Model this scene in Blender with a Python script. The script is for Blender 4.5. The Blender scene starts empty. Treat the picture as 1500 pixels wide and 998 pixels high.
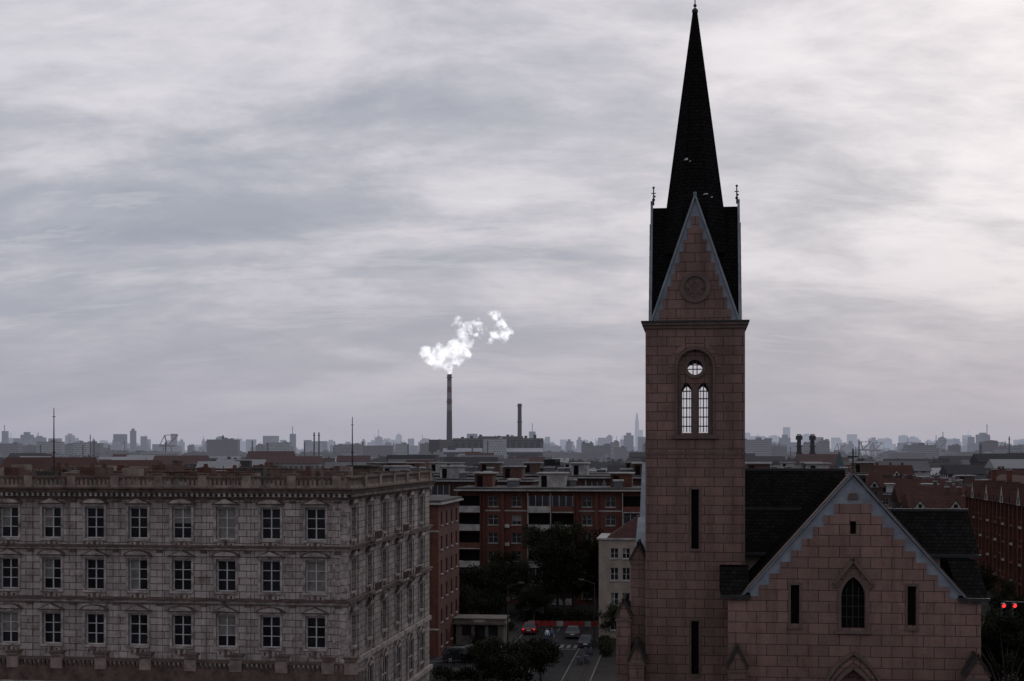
import bpy, bmesh, math, random
from mathutils import Vector, Matrix
R=math.radians
random.seed(7)
scene=bpy.context.scene
H=24.0
# ------------------------------------------------------------------ materials
AIR=(0.27,0.285,0.35)
MATS={}
def newmat(name):
    m=bpy.data.materials.new(name); m.use_nodes=True
    nt=m.node_tree
    for n in list(nt.nodes): nt.nodes.remove(n)
    return m,nt,nt.nodes,nt.links
def N(ns,t,**k):
    n=ns.new(t)
    for a,b in k.items(): setattr(n,a,b)
    return n
def mth(ns,lk,op,a,b=None,c=None,clamp=False):
    n=ns.new('ShaderNodeMath'); n.operation=op; n.use_clamp=clamp
    for i,v in enumerate((a,b,c)):
        if v is None: continue
        if isinstance(v,(int,float)): n.inputs[i].default_value=v
        else: lk.new(v,n.inputs[i])
    return n.outputs[0]
def mixc(ns,lk,f,a,b,bt='MIX'):
    n=ns.new('ShaderNodeMix'); n.data_type='RGBA'; n.blend_type=bt
    for i,v in ((0,f),(6,a),(7,b)):
        if isinstance(v,(int,float)): n.inputs[i].default_value=v
        elif isinstance(v,(tuple,list)): n.inputs[i].default_value=(v[0],v[1],v[2],1)
        else: lk.new(v,n.inputs[i])
    return n.outputs[2]
def ramp(ns,lk,f,stops):
    n=ns.new('ShaderNodeValToRGB'); e=n.color_ramp.elements
    while len(e)>1: e.remove(e[-1])
    for i,(p,c) in enumerate(stops):
        if i==0: e[0].position=p; x=e[0]
        else: x=e.new(p)
        if isinstance(c,(int,float)): c=(c,c,c)
        x.color=(c[0],c[1],c[2],1)
    lk.new(f,n.inputs[0]); return n.outputs[0]
def finish(m,nt,col,rough=.85,bump=None,bstr=.3,bdist=.03,metal=0,haze=0,spec=.3):
    ns,lk=nt.nodes,nt.links
    b=N(ns,'ShaderNodeBsdfPrincipled'); o=N(ns,'ShaderNodeOutputMaterial')
    if isinstance(col,tuple): b.inputs['Base Color'].default_value=(*col[:3],1)
    else: lk.new(col,b.inputs['Base Color'])
    if isinstance(rough,(int,float)): b.inputs['Roughness'].default_value=rough
    else: lk.new(rough,b.inputs['Roughness'])
    b.inputs['Metallic'].default_value=metal
    b.inputs['Specular IOR Level'].default_value=spec
    if bump is not None:
        bn=N(ns,'ShaderNodeBump'); bn.inputs['Strength'].default_value=bstr; bn.inputs['Distance'].default_value=bdist
        lk.new(bump,bn.inputs['Height']); lk.new(bn.outputs[0],b.inputs['Normal'])
    if haze>0:   # painted haze: air-coloured glow mixed into the materials of distant things
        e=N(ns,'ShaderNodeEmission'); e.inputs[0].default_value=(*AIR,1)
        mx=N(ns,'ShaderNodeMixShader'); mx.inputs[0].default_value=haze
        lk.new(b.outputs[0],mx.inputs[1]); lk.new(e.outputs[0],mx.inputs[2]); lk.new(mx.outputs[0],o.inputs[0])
    else: lk.new(b.outputs[0],o.inputs[0])
    return m
def wallvec(ns,lk):
    tc=N(ns,'ShaderNodeTexCoord')
    sp=N(ns,'ShaderNodeSeparateXYZ'); lk.new(tc.outputs['Object'],sp.inputs[0])
    sn=N(ns,'ShaderNodeSeparateXYZ'); lk.new(tc.outputs['Normal'],sn.inputs[0])
    g=mth(ns,lk,'GREATER_THAN',mth(ns,lk,'ABSOLUTE',sn.outputs[0]),.7)
    u=mth(ns,lk,'ADD',sp.outputs[0],mth(ns,lk,'MULTIPLY',g,mth(ns,lk,'SUBTRACT',sp.outputs[1],sp.outputs[0])))
    cb=N(ns,'ShaderNodeCombineXYZ'); lk.new(u,cb.inputs[0]); lk.new(sp.outputs[2],cb.inputs[1])
    return tc,cb.outputs[0],sp
def noise(ns,lk,vec,scale,detail=4,rough=.55,dist=0,mapscale=None,rot=None,loc=None):
    n=N(ns,'ShaderNodeTexNoise'); n.inputs['Scale'].default_value=scale; n.inputs['Detail'].default_value=detail
    n.inputs['Roughness'].default_value=rough; n.inputs['Distortion'].default_value=dist
    if mapscale:
        mp=N(ns,'ShaderNodeMapping'); mp.inputs['Scale'].default_value=mapscale
        if rot: mp.inputs['Rotation'].default_value=(0,0,rot)
        if loc: mp.inputs['Location'].default_value=loc
        lk.new(vec,mp.inputs[0]); vec=mp.outputs[0]
    lk.new(vec,n.inputs['Vector']); return n.outputs['Fac']
def M_plain(name,c,rough=.8,var=.25,scale=.8,haze=0,metal=0,spec=.3):
    if name in MATS: return MATS[name]
    m,nt,ns,lk=newmat(name)
    tc=N(ns,'ShaderNodeTexCoord')
    f=noise(ns,lk,tc.outputs['Object'],scale,5,.65)
    k=ramp(ns,lk,f,[(.3,1-var),(.7,1+var*.6)])
    col=mixc(ns,lk,1,c,k,'MULTIPLY')
    MATS[name]=finish(m,nt,col,rough,f,.2,.02,metal,haze,spec); return m
def M_block(name,c1,c2,mortar,bw,bh,ms,rough=.85,stain=.3,haze=0,bstr=.5,bias=0,staincol=(.55,.42,.36),streak=.35,spec=.25):
    if name in MATS: return MATS[name]
    m,nt,ns,lk=newmat(name)
    tc,v,sp=wallvec(ns,lk)
    b=N(ns,'ShaderNodeTexBrick'); lk.new(v,b.inputs['Vector'])
    b.inputs['Color1'].default_value=(*c1,1); b.inputs['Color2'].default_value=(*c2,1); b.inputs['Mortar'].default_value=(*mortar,1)
    b.inputs['Scale'].default_value=1; b.inputs['Brick Width'].default_value=bw; b.inputs['Row Height'].default_value=bh
    b.inputs['Mortar Size'].default_value=ms; b.inputs['Mortar Smooth'].default_value=.2; b.inputs['Bias'].default_value=bias
    big=noise(ns,lk,tc.outputs['Object'],.22,5,.6)
    col=mixc(ns,lk,1,b.outputs['Color'],ramp(ns,lk,big,[(.3,.72),(.7,1.15)]),'MULTIPLY')
    st=noise(ns,lk,v,1.0,5,.6,0,(1.6,.16,1))
    col=mixc(ns,lk,ramp(ns,lk,st,[(.45,0.0),(.75,streak)]),col,(c1[0]*.25,c1[1]*.22,c1[2]*.22))
    ru=noise(ns,lk,tc.outputs['Object'],.9,6,.7)
    col=mixc(ns,lk,ramp(ns,lk,ru,[(.52,0.0),(.72,stain)]),col,mixc(ns,lk,1,col,staincol,'MULTIPLY'))
    fine=noise(ns,lk,tc.outputs['Object'],9,4,.7)
    col=mixc(ns,lk,1,col,ramp(ns,lk,fine,[(.25,.75),(.75,1.2)]),'MULTIPLY')
    hgt=mth(ns,lk,'SUBTRACT',mth(ns,lk,'MULTIPLY',fine,.3),b.outputs['Fac'])
    MATS[name]=finish(m,nt,col,rough,hgt if bstr>0 else None,bstr,.03,0,haze,spec); return m
def M_glass(name,c=(.012,.014,.018),rough=.12,haze=0,spec=.5):
    if name in MATS: return MATS[name]
    m,nt,ns,lk=newmat(name)
    tc=N(ns,'ShaderNodeTexCoord')
    f=noise(ns,lk,tc.outputs['Object'],.55,3,.6)
    col=mixc(ns,lk,ramp(ns,lk,f,[(.35,0.),(.65,1.)]),(c[0]*.5,c[1]*.5,c[2]*.5),(c[0]*2.2,c[1]*2.2,c[2]*2.2))
    MATS[name]=finish(m,nt,col,rough,f,.05,.02,0,haze,spec); return m
def M_emit(name,c,s):
    m,nt,ns,lk=newmat(name)
    e=N(ns,'ShaderNodeEmission'); e.inputs[0].default_value=(*c,1); e.inputs[1].default_value=s
    o=N(ns,'ShaderNodeOutputMaterial'); lk.new(e.outputs[0],o.inputs[0]); return m

granite=M_block('pink_granite',(.215,.130,.112),(.165,.103,.090),(.058,.037,.034),1.12,.56,.023,stain=.65,staincol=(.6,.47,.44),streak=.55,bstr=.5)
granite_f=M_block('pink_granite_big',(.232,.140,.121),(.182,.113,.099),(.058,.037,.034),1.15,.62,.023,stain=.6,staincol=(.6,.47,.44),streak=.5,bstr=.5)
granite_t=M_plain('granite_trim',(.115,.078,.070),.8,.3,1.5)
coping=M_plain('lead_coping',(.20,.222,.255),.65,.35,1.2)
slate=M_block('dark_slate',(.017,.015,.015),(.010,.009,.009),(.005,.005,.005),.32,.2,.02,rough=1,stain=.3,bstr=.5,streak=.2,spec=0.0)
spiremat=M_block('spire_shingle',(.013,.012,.0125),(.008,.0075,.008),(.003,.003,.003),.3,.22,.02,rough=.95,stain=.3,bstr=.7,streak=.1,spec=.03)
iron=M_plain('iron',(.02,.02,.022),.5,.2,3)
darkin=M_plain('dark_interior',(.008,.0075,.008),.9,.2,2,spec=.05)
glass=M_glass('window_glass',(.009,.010,.013))
cream=M_plain('cream_render',(.27,.225,.19),.9,.35,.5)
wstone=M_block('weathered_stone',(.42,.368,.345),(.285,.248,.232),(.095,.075,.068),1.0,.44,.026,stain=1.0,staincol=(.50,.36,.30),streak=.8,bstr=.7)
wtrim=M_plain('weathered_trim',(.32,.272,.25),.85,.75,1.7)
wdark=M_plain('grimy_trim',(.105,.072,.061),.9,.6,1.6)
wframe=M_plain('white_window_frame',(.44,.43,.42),.5,.15,3)
curtain=M_plain('curtain_behind_glass',(.16,.148,.135),.35,.5,2.5,spec=.6)
roofgrey=M_plain('flat_roof_felt',(.055,.05,.048),.95,.4,.4)
rust=M_plain('rusty_clutter',(.09,.045,.034),.9,.5,1.5)
brick=M_block('red_brick',(.135,.045,.031),(.095,.033,.025),(.07,.043,.035),.5,.18,.02,stain=.6,streak=.5,bstr=.3)
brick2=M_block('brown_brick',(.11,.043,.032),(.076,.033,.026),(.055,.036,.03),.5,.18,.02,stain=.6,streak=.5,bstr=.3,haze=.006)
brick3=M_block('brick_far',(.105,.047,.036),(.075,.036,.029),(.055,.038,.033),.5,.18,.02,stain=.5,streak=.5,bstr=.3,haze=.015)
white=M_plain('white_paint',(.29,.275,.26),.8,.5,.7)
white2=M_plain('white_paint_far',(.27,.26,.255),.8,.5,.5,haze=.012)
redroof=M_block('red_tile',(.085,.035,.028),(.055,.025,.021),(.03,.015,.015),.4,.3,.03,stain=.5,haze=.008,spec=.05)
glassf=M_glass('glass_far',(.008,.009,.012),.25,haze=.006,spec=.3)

# ------------------------------------------------------------------ mesh builder
class MB:
    def __init__(s): s.V=[];s.F=[];s.MI=[];s.mats=[]
    def mi(s,m):
        if m not in s.mats: s.mats.append(m)
        return s.mats.index(m)
    def add(s,vs,fs,m):
        o=len(s.V); i=s.mi(m); s.V+= [tuple(v) for v in vs]
        for f in fs: s.F.append([o+k for k in f]); s.MI.append(i)
    def box(s,x0,x1,y0,y1,z0,z1,m):
        if x0>x1:x0,x1=x1,x0
        if y0>y1:y0,y1=y1,y0
        if z0>z1:z0,z1=z1,z0
        s.add([(x0,y0,z0),(x1,y0,z0),(x1,y1,z0),(x0,y1,z0),(x0,y0,z1),(x1,y0,z1),(x1,y1,z1),(x0,y1,z1)],
              [(0,3,2,1),(4,5,6,7),(0,1,5,4),(1,2,6,5),(2,3,7,6),(3,0,4,7)],m)
    def pxz(s,p,y0,y1,m):
        n=len(p)
        s.add([(a,y0,b) for a,b in p]+[(a,y1,b) for a,b in p],
              [list(range(n)),list(range(2*n-1,n-1,-1))]+[(i,i+n,(i+1)%n+n,(i+1)%n) for i in range(n)],m)
    def pyz(s,p,x0,x1,m):
        n=len(p)
        s.add([(x0,a,b) for a,b in p]+[(x1,a,b) for a,b in p],
              [list(range(n)),list(range(2*n-1,n-1,-1))]+[(i,i+n,(i+1)%n+n,(i+1)%n) for i in range(n)],m)
    def cyl(s,cx,cy,z0,z1,r0,r1,m,n=12,rot=0):
        vs=[(cx+r0*math.cos(rot+2*math.pi*i/n),cy+r0*math.sin(rot+2*math.pi*i/n),z0) for i in range(n)]
        vs+=[(cx+r1*math.cos(rot+2*math.pi*i/n),cy+r1*math.sin(rot+2*math.pi*i/n),z1) for i in range(n)]
        s.add(vs,[list(range(n-1,-1,-1)),list(range(n,2*n))]+[(i,(i+1)%n,(i+1)%n+n,i+n) for i in range(n)],m)
    def tube(s,p0,p1,r0,r1,m,n=6):
        p0=Vector(p0);p1=Vector(p1);d=(p1-p0)
        if d.length<1e-6:return
        q=d.to_track_quat('Z','Y'); vs=[]
        for p,r in((p0,r0),(p1,r1)):
            for i in range(n): vs.append(p+q@Vector((r*math.cos(2*math.pi*i/n),r*math.sin(2*math.pi*i/n),0)))
        s.add(vs,[list(range(n-1,-1,-1)),list(range(n,2*n))]+[(i,(i+1)%n,(i+1)%n+n,i+n) for i in range(n)],m)
    def beam_xz(s,a,b,t,y0,y1,m):   # slanted strip below line a-b
        d=Vector((b[0]-a[0],b[1]-a[1])).normalized(); n=Vector((d.y,-d.x))
        if n.y>0:n=-n
        s.pxz([a,b,(b[0]+n.x*t,b[1]+n.y*t),(a[0]+n.x*t,a[1]+n.y*t)],y0,y1,m)
    def beam_yz(s,a,b,t,x0,x1,m):
        d=Vector((b[0]-a[0],b[1]-a[1])).normalized(); n=Vector((d.y,-d.x))
        if n.y>0:n=-n
        s.pyz([a,b,(b[0]+n.x*t,b[1]+n.y*t),(a[0]+n.x*t,a[1]+n.y*t)],x0,x1,m)
    def arc_xz(s,cx,cz,r0,r1,a0,a1,y0,y1,m,n=16):
        o=[(cx+r1*math.cos(a0+(a1-a0)*i/n),cz+r1*math.sin(a0+(a1-a0)*i/n)) for i in range(n+1)]
        k=[(cx+r0*math.cos(a0+(a1-a0)*i/n),cz+r0*math.sin(a0+(a1-a0)*i/n)) for i in range(n+1)]
        for i in range(n): s.pxz([o[i],o[i+1],k[i+1],k[i]],y0,y1,m)
    def sphere(s,c,r,m,n=10,sz=1):
        vs=[];fs=[];k=n//2+1
        for j in range(k+1):
            t=math.pi*j/k
            for i in range(n): vs.append((c[0]+r*math.sin(t)*math.cos(2*math.pi*i/n),c[1]+r*math.sin(t)*math.sin(2*math.pi*i/n),c[2]+sz*r*math.cos(t)))
        for j in range(k):
            for i in range(n): fs.append((j*n+i,(j+1)*n+i,(j+1)*n+(i+1)%n,j*n+(i+1)%n))
        s.add(vs,fs,m)
    def mesh(s,name,recalc=True):
        me=bpy.data.meshes.new(name); me.from_pydata(s.V,[],s.F)
        for m in s.mats: me.materials.append(m)
        me.polygons.foreach_set('material_index',s.MI)
        if recalc:
            bm=bmesh.new(); bm.from_mesh(me); bmesh.ops.recalc_face_normals(bm,faces=bm.faces); bm.to_mesh(me); bm.free()
        me.update(); return me
    def obj(s,name,loc=(0,0,0),rz=0,parent=None,recalc=True):
        o=bpy.data.objects.new(name,s.mesh(name,recalc)); scene.collection.objects.link(o)
        o.location=loc; o.rotation_euler=(0,0,rz)
        if parent: o.parent=parent
        return o
def TS(y0): return lambda a0,a1,b0,b1:(a0,a1,y0+b0,y0+b1)
def TE(x0): return lambda a0,a1,b0,b1:(x0-b1,x0-b0,a0,a1)
def TW(x0): return lambda a0,a1,b0,b1:(x0+b0,x0+b1,a0,a1)
def fbox(mb,T,a0,a1,b0,b1,z0,z1,m):
    x0,x1,y0,y1=T(a0,a1,b0,b1); mb.box(x0,x1,y0,y1,z0,z1,m)
def facade(mb,T,A0,A1,Z0,Z1,cols,rows,wall,gl=glass,fr=wframe,dp=.3,curt=.25,trans=(.4,.72),sill=None,fw=.07,mull=True,rng=random):
    zs=[Z0]
    for r in rows: zs+=[r[0],r[1]]
    zs.append(Z1)
    for i in range(0,len(zs),2): fbox(mb,T,A0,A1,0,dp,zs[i],zs[i+1],wall)
    for z0,z1 in rows:
        e=[A0]
        for c in cols: e+=[c[0],c[1]]
        e.append(A1)
        for i in range(0,len(e),2): fbox(mb,T,e[i],e[i+1],0,dp,z0,z1,wall)
        for c0,c1 in cols:
            fbox(mb,T,c0,c1,dp-.05,dp-.01,z0,z1,gl)
            b0,b1=dp-.12,dp-.055
            if rng.random()<curt:
                zz=z0+(z1-z0)*rng.choice([.03,.03,.35,.5]); 
                if rng.random()<.5: fbox(mb,T,c0+fw,(c0+c1)/2,dp-.054,dp-.0505,zz,z1-fw,curtain)
                else: fbox(mb,T,c0+fw,c1-fw,dp-.054,dp-.0505,zz,z1-fw,curtain)
            fbox(mb,T,c0,c0+fw,b0,b1,z0,z1,fr); fbox(mb,T,c1-fw,c1,b0,b1,z0,z1,fr)
            fbox(mb,T,c0+fw,c1-fw,b0,b1,z0,z0+fw,fr); fbox(mb,T,c0+fw,c1-fw,b0,b1,z1-fw,z1,fr)
            if mull: fbox(mb,T,(c0+c1)/2-fw*.55,(c0+c1)/2+fw*.55,b0+.005,b1,z0+fw,z1-fw,fr)
            for t in trans:
                zt=z0+(z1-z0)*t; fbox(mb,T,c0+fw,c1-fw,b0+.012,b1,zt-fw*.35,zt+fw*.35,fr)
            if sill: fbox(mb,T,c0-.12,c1+.12,-.12,.02,z0-.14,z0-.005,sill)

def empty(name,loc=(0,0,0),rz=0):
    e=bpy.data.objects.new(name,None); scene.collection.objects.link(e); e.location=loc; e.rotation_euler=(0,0,rz); return e
def boolcut(ob,cut):
    md=ob.modifiers.new('b','BOOLEAN'); md.operation='DIFFERENCE'; md.solver='EXACT'; md.object=cut
    dg=bpy.context.evaluated_depsgraph_get(); me=bpy.data.meshes.new_from_object(ob.evaluated_get(dg))
    ob.modifiers.clear(); ob.data=me; bpy.data.objects.remove(cut)
def lancet(cx,z0,zs,w,n=8):
    h=w/2; p=[(cx-h,z0),(cx+h,z0)]
    for i in range(n+1):
        a=R(60)*i/n; p.append((cx-h+w*math.cos(a),zs+w*math.sin(a)))
    for i in range(1,n+1):
        a=R(120)+R(60)*i/n; p.append((cx+h+w*math.cos(a),zs+w*math.sin(a)))
    return p
def circ(cx,cz,r,n=28): return [(cx+r*math.cos(2*math.pi*i/n),cz+r*math.sin(2*math.pi*i/n)) for i in range(n)]

# ================================================================== CHURCH
TH=R(-7.3)
church=empty('brick_church',(10.94,85,0),TH)
# --- tower shaft
t=MB(); t.box(-2.95,2.95,0,5.9,0,31.3,granite); shaft=t.obj('tower_shaft',parent=church)
c=MB()
rec=[(-1.02,24.95),(1.02,24.95)]+[(1.02*math.cos(math.pi*i/16),28.98+1.02*math.sin(math.pi*i/16)) for i in range(17)]
c.pxz(rec,-1,.28,granite_t); boolcut(shaft,c.obj('c',parent=church))
c=MB(); c.pxz(rec,5.62,7,granite_t); boolcut(shaft,c.obj('c',parent=church))
for shp in (circ(0,28.98,.53),lancet(-.5,25.05,27.5,.66),lancet(.5,25.05,27.5,.66)):
    c=MB(); c.pxz(shp,-1,8,granite_t); boolcut(shaft,c.obj('c',parent=church))
for z0,z1 in((18.1,21.67),(10.6,13.8)):
    c=MB(); c.box(-.22,.22,-1,.5,z0,z1,darkin); boolcut(shaft,c.obj('c',parent=church))
m=MB()
for x0,x1,z0,z1 in((-1.0,-.86,24.97,28.95),(.86,1.0,24.97,28.95),(-.14,.14,24.97,27.9)):
    m.box(x0,x1,.2,.279,z0,z1,granite_t)
for z0,z1 in((18.1,21.67),(10.6,13.8)):
    m.box(-.22,.22,.3,.49,z0+.01,z1-.01,darkin)
    m.box(-.36,-.222,-.05,.03,z0-.1,z1+.12,granite_t); m.box(.222,.36,-.05,.03,z0-.1,z1+.12,granite_t)
    m.box(-.22,.22,-.05,.03,z1+.002,z1+.14,granite_t); m.box(-.22,.22,-.08,.03,z0-.14,z0-.002,granite_t)
m.arc_xz(0,28.98,1.06,1.2,0,math.pi,-.07,.02,granite_t,20)
m.arc_xz(0,28.98,1.24,1.52,0,math.pi,-.035,.02,granite_f,20)
m.box(-1.2,-1.06,-.07,.02,24.95,28.98,granite_t); m.box(1.06,1.2,-.07,.02,24.95,28.98,granite_t)
m.box(-1.35,1.35,-.14,.05,24.7,24.94,granite_t)
# tracery
m.arc_xz(0,28.98,.45,.66,0,2*math.pi,.17,.42,granite_t,24)
m.box(-.5,.5,.34,.4,28.84,28.9,iron); m.box(-.5,.5,.34,.4,29.1,29.16,iron)
m.box(-.15,-.09,.345,.395,28.5,29.46,iron); m.box(.09,.15,.345,.395,28.5,29.46,iron)
for cx in(-.5,.5):
    m.box(cx-.03,cx+.03,.34,.4,25.1,28.1,iron)
    m.box(cx-.2,cx-.165,.345,.395,25.1,27.9,iron); m.box(cx+.165,cx+.2,.345,.395,25.1,27.9,iron)
    for z in(25.45,26.0,26.55,27.1,27.55): m.box(cx-.33,cx+.33,.35,.39,z-.035,z+.035,iron)
    for s in(-1,1): m.box(cx+s*.26,cx+s*.33,.3,.4,25.06,27.5,granite_t)
# cornice & bands
for z0,z1,d,mt in((31.3,31.5,.10,granite_t),(31.5,31.66,.2,granite_t),(31.66,31.76,.26,iron)):
    m.box(-2.95-d,2.95+d,-d,5.9+d,z0,z1,mt)
m.box(-2.98,2.98,-.03,5.93,23.75,23.9,granite_t)
m.box(-3.1,3.1,-.15,6.05,0,9.2,granite); m.box(-3.04,3.04,-.09,5.99,9.2,9.4,granite_t)
# --- four gables
def gable(mb,cx,half,z0,apex,y0,stone,steps,swap=None,co=.16,sgn=-1,slab=.4,out=.22,inn=.5,off=.34):
    px=mb.pxz if swap is None else mb.pyz
    bm_=mb.beam_xz if swap is None else mb.beam_yz
    o=-sgn
    px([(cx-half,z0),(cx+half,z0),(cx,apex)],y0,y0+slab*o,coping)
    n=steps; zt=z0+(apex-z0)*.84; hs=(zt-z0)/n
    L=[];Rr=[]
    for k in range(n):
        za=z0+hs*k; zb=za+hs; h=half*(1-(zb-z0)/(apex-z0))-off+.1
        if h<.1: break
        L+=[(cx-h,za),(cx-h,zb)] ; Rr+=[(cx+h,za),(cx+h,zb)]
    px(L+Rr[::-1],y0-.09*o,y0-.001*o,stone)
    bm_((cx-half-.12,z0),(cx,apex+.28),co,y0-out*o,y0+inn*o,coping)
    bm_((cx+half+.12,z0),(cx,apex+.28),co,y0-out*o,y0+inn*o,coping)
gable(m,0,2.55,31.77,39.2,.2,granite,9,off=.30,co=.11,out=.14)
gable(m,0,2.55,31.77,39.2,5.7,granite,9,sgn=1)
gable(m,2.95,2.5,31.77,39.2,-2.7,granite,9,swap=1,slab=.08,out=.03,inn=.11)
gable(m,2.95,2.5,31.77,39.2,2.7,granite,9,swap=1,sgn=1,slab=.08,out=.03,inn=.11)
m.arc_xz(0,33.75,.66,.92,0,2*math.pi,.0,.12,granite_t,28)
m.arc_xz(0,33.75,.3,.36,0,2*math.pi,.05,.1,granite_t,20)
m.pxz(circ(0,33.75,.66),.075,.105,wdark)
for i in range(8):
    a=i*math.pi/4; m.pxz([(.33*math.cos(a)+.05*math.sin(a),33.75+.33*math.sin(a)-.05*math.cos(a)),(.6*math.cos(a),33.75+.6*math.sin(a)),(.33*math.cos(a)-.05*math.sin(a),33.75+.33*math.sin(a)+.05*math.cos(a))],.045,.09,granite_t)
# cross roofs
m.pxz([(-2.42,31.77),(2.42,31.77),(0,39.02)],.61,5.29,spiremat)
m.pyz([(.53,31.775),(5.37,31.775),(2.95,39.03)],-2.615,2.615,spiremat)
m.box(-2.3,2.3,.62,5.28,31.78,32.4,spiremat)
# spire
m.cyl(0,2.95,36.0,51.0,2.24,.13,spiremat,8,math.pi/8)
for k in range(8):
    a=math.pi/8+k*math.pi/4
    m.tube((2.25*math.cos(a),2.95+2.25*math.sin(a),36),(.14*math.cos(a),2.95+.14*math.sin(a),51),.045,.03,spiremat,5)
m.sphere((0,2.95,51.15),.2,iron,10); m.tube((0,2.95,51),(0,2.95,52.6),.04,.03,iron)
m.sphere((0,2.95,51.5),.11,iron,8)
m.tube((-.3,2.95,52.15),(.3,2.95,52.15),.035,.035,iron)
pale=M_plain('exposed_metal',(.5,.5,.5),.5,.3,4)
for (x,z,w,h) in((-.55,41.75,.26,.15),(-.3,41.62,.12,.08),(.42,48.7,.07,.07),(.62,39.55,.34,.09),(1.0,39.35,.13,.09)):
    rr=(51.93-z)*.1407*math.cos(math.pi/8)
    yy=2.95-rr-.05
    m.add([(x-w/2,yy,z-h/2),(x+w/2,yy,z-h*.3),(x+w*.4,yy,z+h*.5),(x-w*.1,yy+.01,z+h*.25)],[(0,1,2,3)],pale)
for sx in(-2.55,2.55):
    m.tube((sx,2.95,39.2),(sx,2.95,40.25),.045,.035,iron)
    m.tube((sx-.14,2.95,39.95),(sx+.14,2.95,39.95),.03,.03,iron); m.tube((sx,2.85,39.95),(sx,3.1,39.95),.03,.03,iron)
    m.sphere((sx,2.95,40.3),.08,iron,8); m.sphere((sx,2.95,39.55),.1,iron,8); m.sphere((sx+.06,2.95,39.75),.07,iron,8)
m.obj('tower_details',parent=church)
# --- facade wall
F0=-4.0; FC=8.81
apex=22.55; gb=15.85; hw=6.12
poly=[(1.86,0),(15.76,0),(15.76,15.72)]
n=8; zt=21.0; hs=(zt-15.72)/n; Rp=[];Lp=[]
for k in range(n):
    za=15.72+hs*k; zb=za+hs; h=hw*(1-(zb-gb)/(apex-gb))-.42
    Rp+=[(FC+h,za),(FC+h,zb)]; Lp+=[(FC-h,za),(FC-h,zb)]
poly+=Rp+Lp[::-1]+[(1.86,15.72)]
fw_=MB(); fw_.pxz(poly,F0,F0+.6,granite_f); fwall=fw_.obj('front_gable_wall',parent=church)
for shp,dep in((lancet(FC,14.0,15.75,1.3),.5),([(5.36,14.2),(5.84,14.2),(5.84,16.4),(5.36,16.4)],.45),([(11.78,14.2),(12.26,14.2),(12.26,16.4),(11.78,16.4)],.45),([(FC-.17,19.3),(FC+.17,19.3),(FC+.17,20.02),(FC-.17,20.02)],.45),(lancet(FC,0.3,9.6,2.4),.55)):
    c=MB(); c.pxz(shp,F0-1,F0+dep,darkin); boolcut(fwall,c.obj('c',parent=church))
m=MB()
for s in(-1,1):
    e=(apex-gb)/hw   # blue-grey raking band behind the stepped stone
    m.pxz([(FC+s*hw,gb-.12),(FC+s*(hw-2.1),gb-.12),(FC,apex-2.1*e),(FC,apex)],F0+.1,F0+.595,coping)
    m.beam_xz((FC+s*(hw+.3),gb-.28),(FC,apex+.3),.12,F0-.1,F0+.8,coping)
    m.beam_xz((FC+s*(hw+.42),gb-.40),(FC,apex+.33),.05,F0-.14,F0+.85,granite_t)
m.pxz([(FC-.3,21.25),(FC+.3,21.25),(FC+.2,21.6),(FC-.2,21.6)],F0+.01,F0+.098,granite_t)
m.pxz(lancet(FC,14.01,15.75,1.28),F0+.36,F0+.44,darkin)
m.box(FC-.03,FC+.03,F0+.28,F0+.35,14.02,16.8,iron)
for z in(14.6,15.2,15.8): m.box(FC-.63,FC+.63,F0+.29,F0+.345,z-.02,z+.02,iron)
for cx in(-.33,.33): m.box(FC+cx-.02,FC+cx+.02,F0+.29,F0+.34,14.02,16.3,iron)
for cx in(5.6,12.02):
    m.box(cx-.24,cx+.24,F0+.32,F0+.4,14.21,16.39,darkin)
    for a,b in((cx-.36,cx-.242),(cx+.242,cx+.36)): m.box(a,b,F0-.06,F0+.03,14.05,16.55,granite_t)
    m.box(cx-.24,cx+.24,F0-.06,F0+.03,16.402,16.55,granite_t); m.box(cx-.4,cx+.4,F0-.1,F0+.03,13.93,14.045,granite_t)
for s in(-1,1):
    m.box(FC+s*.66,FC+s*.84,F0-.08,F0+.02,13.9,15.75,granite_t)
    m.beam_xz((FC+s*1.15,16.55),(FC,18.0),.18,F0-.2,F0+.02,granite_t)
    m.box(FC+s*.84,FC+s*1.15,F0-.12,F0+.02,16.3,16.5,granite_t)
def pring(cx,zs,w,t_,y0,y1,mt,nn=8):
    h=w/2
    for sg in(-1,1):
        for i in range(nn):
            a0=R(60)*i/nn;a1=R(60)*(i+1)/nn
            f=lambda r,a:(cx+sg*(-h+r*math.cos(a)),zs+r*math.sin(a))
            m.pxz([f(w,a0),f(w+t_,a0),f(w+t_,a1),f(w,a1)],y0,y1,mt)
pring(FC,15.75,1.32,.2,F0-.08,F0+.02,granite_t)
m.box(FC-1,FC+1,F0-.14,F0+.02,13.7,13.88,granite_t)
pring(FC,9.6,2.42,.22,F0-.16,F0+.02,granite_t); pring(FC,9.6,2.9,.2,F0-.1,F0+.02,granite_f); pring(FC,9.6,3.4,.18,F0-.22,F0+.02,granite_t)
m.box(FC-1.19,FC+1.19,F0+.45,F0+.54,.3,9.6,iron)
m.box(FC-.17,FC+.17,F0+.3,F0+.4,19.31,20.01,darkin)
# apex cross
m.tube((FC,F0+.1,22.7),(FC,F0+.1,24.1),.05,.04,iron); m.tube((FC-.3,F0+.1,23.65),(FC+.3,F0+.1,23.65),.045,.045,iron)
m.box(FC-.16,FC+.16,F0-.05,F0+.3,22.6,22.95,granite_t)
# nave body & roofs
m.box(2.98,14.9,F0+.6,14,0,15.8,granite)
m.pxz([(FC-hw-.1,15.6),(FC+hw+.1,15.6),(FC,22.35)],F0+.86,12,slate)
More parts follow.
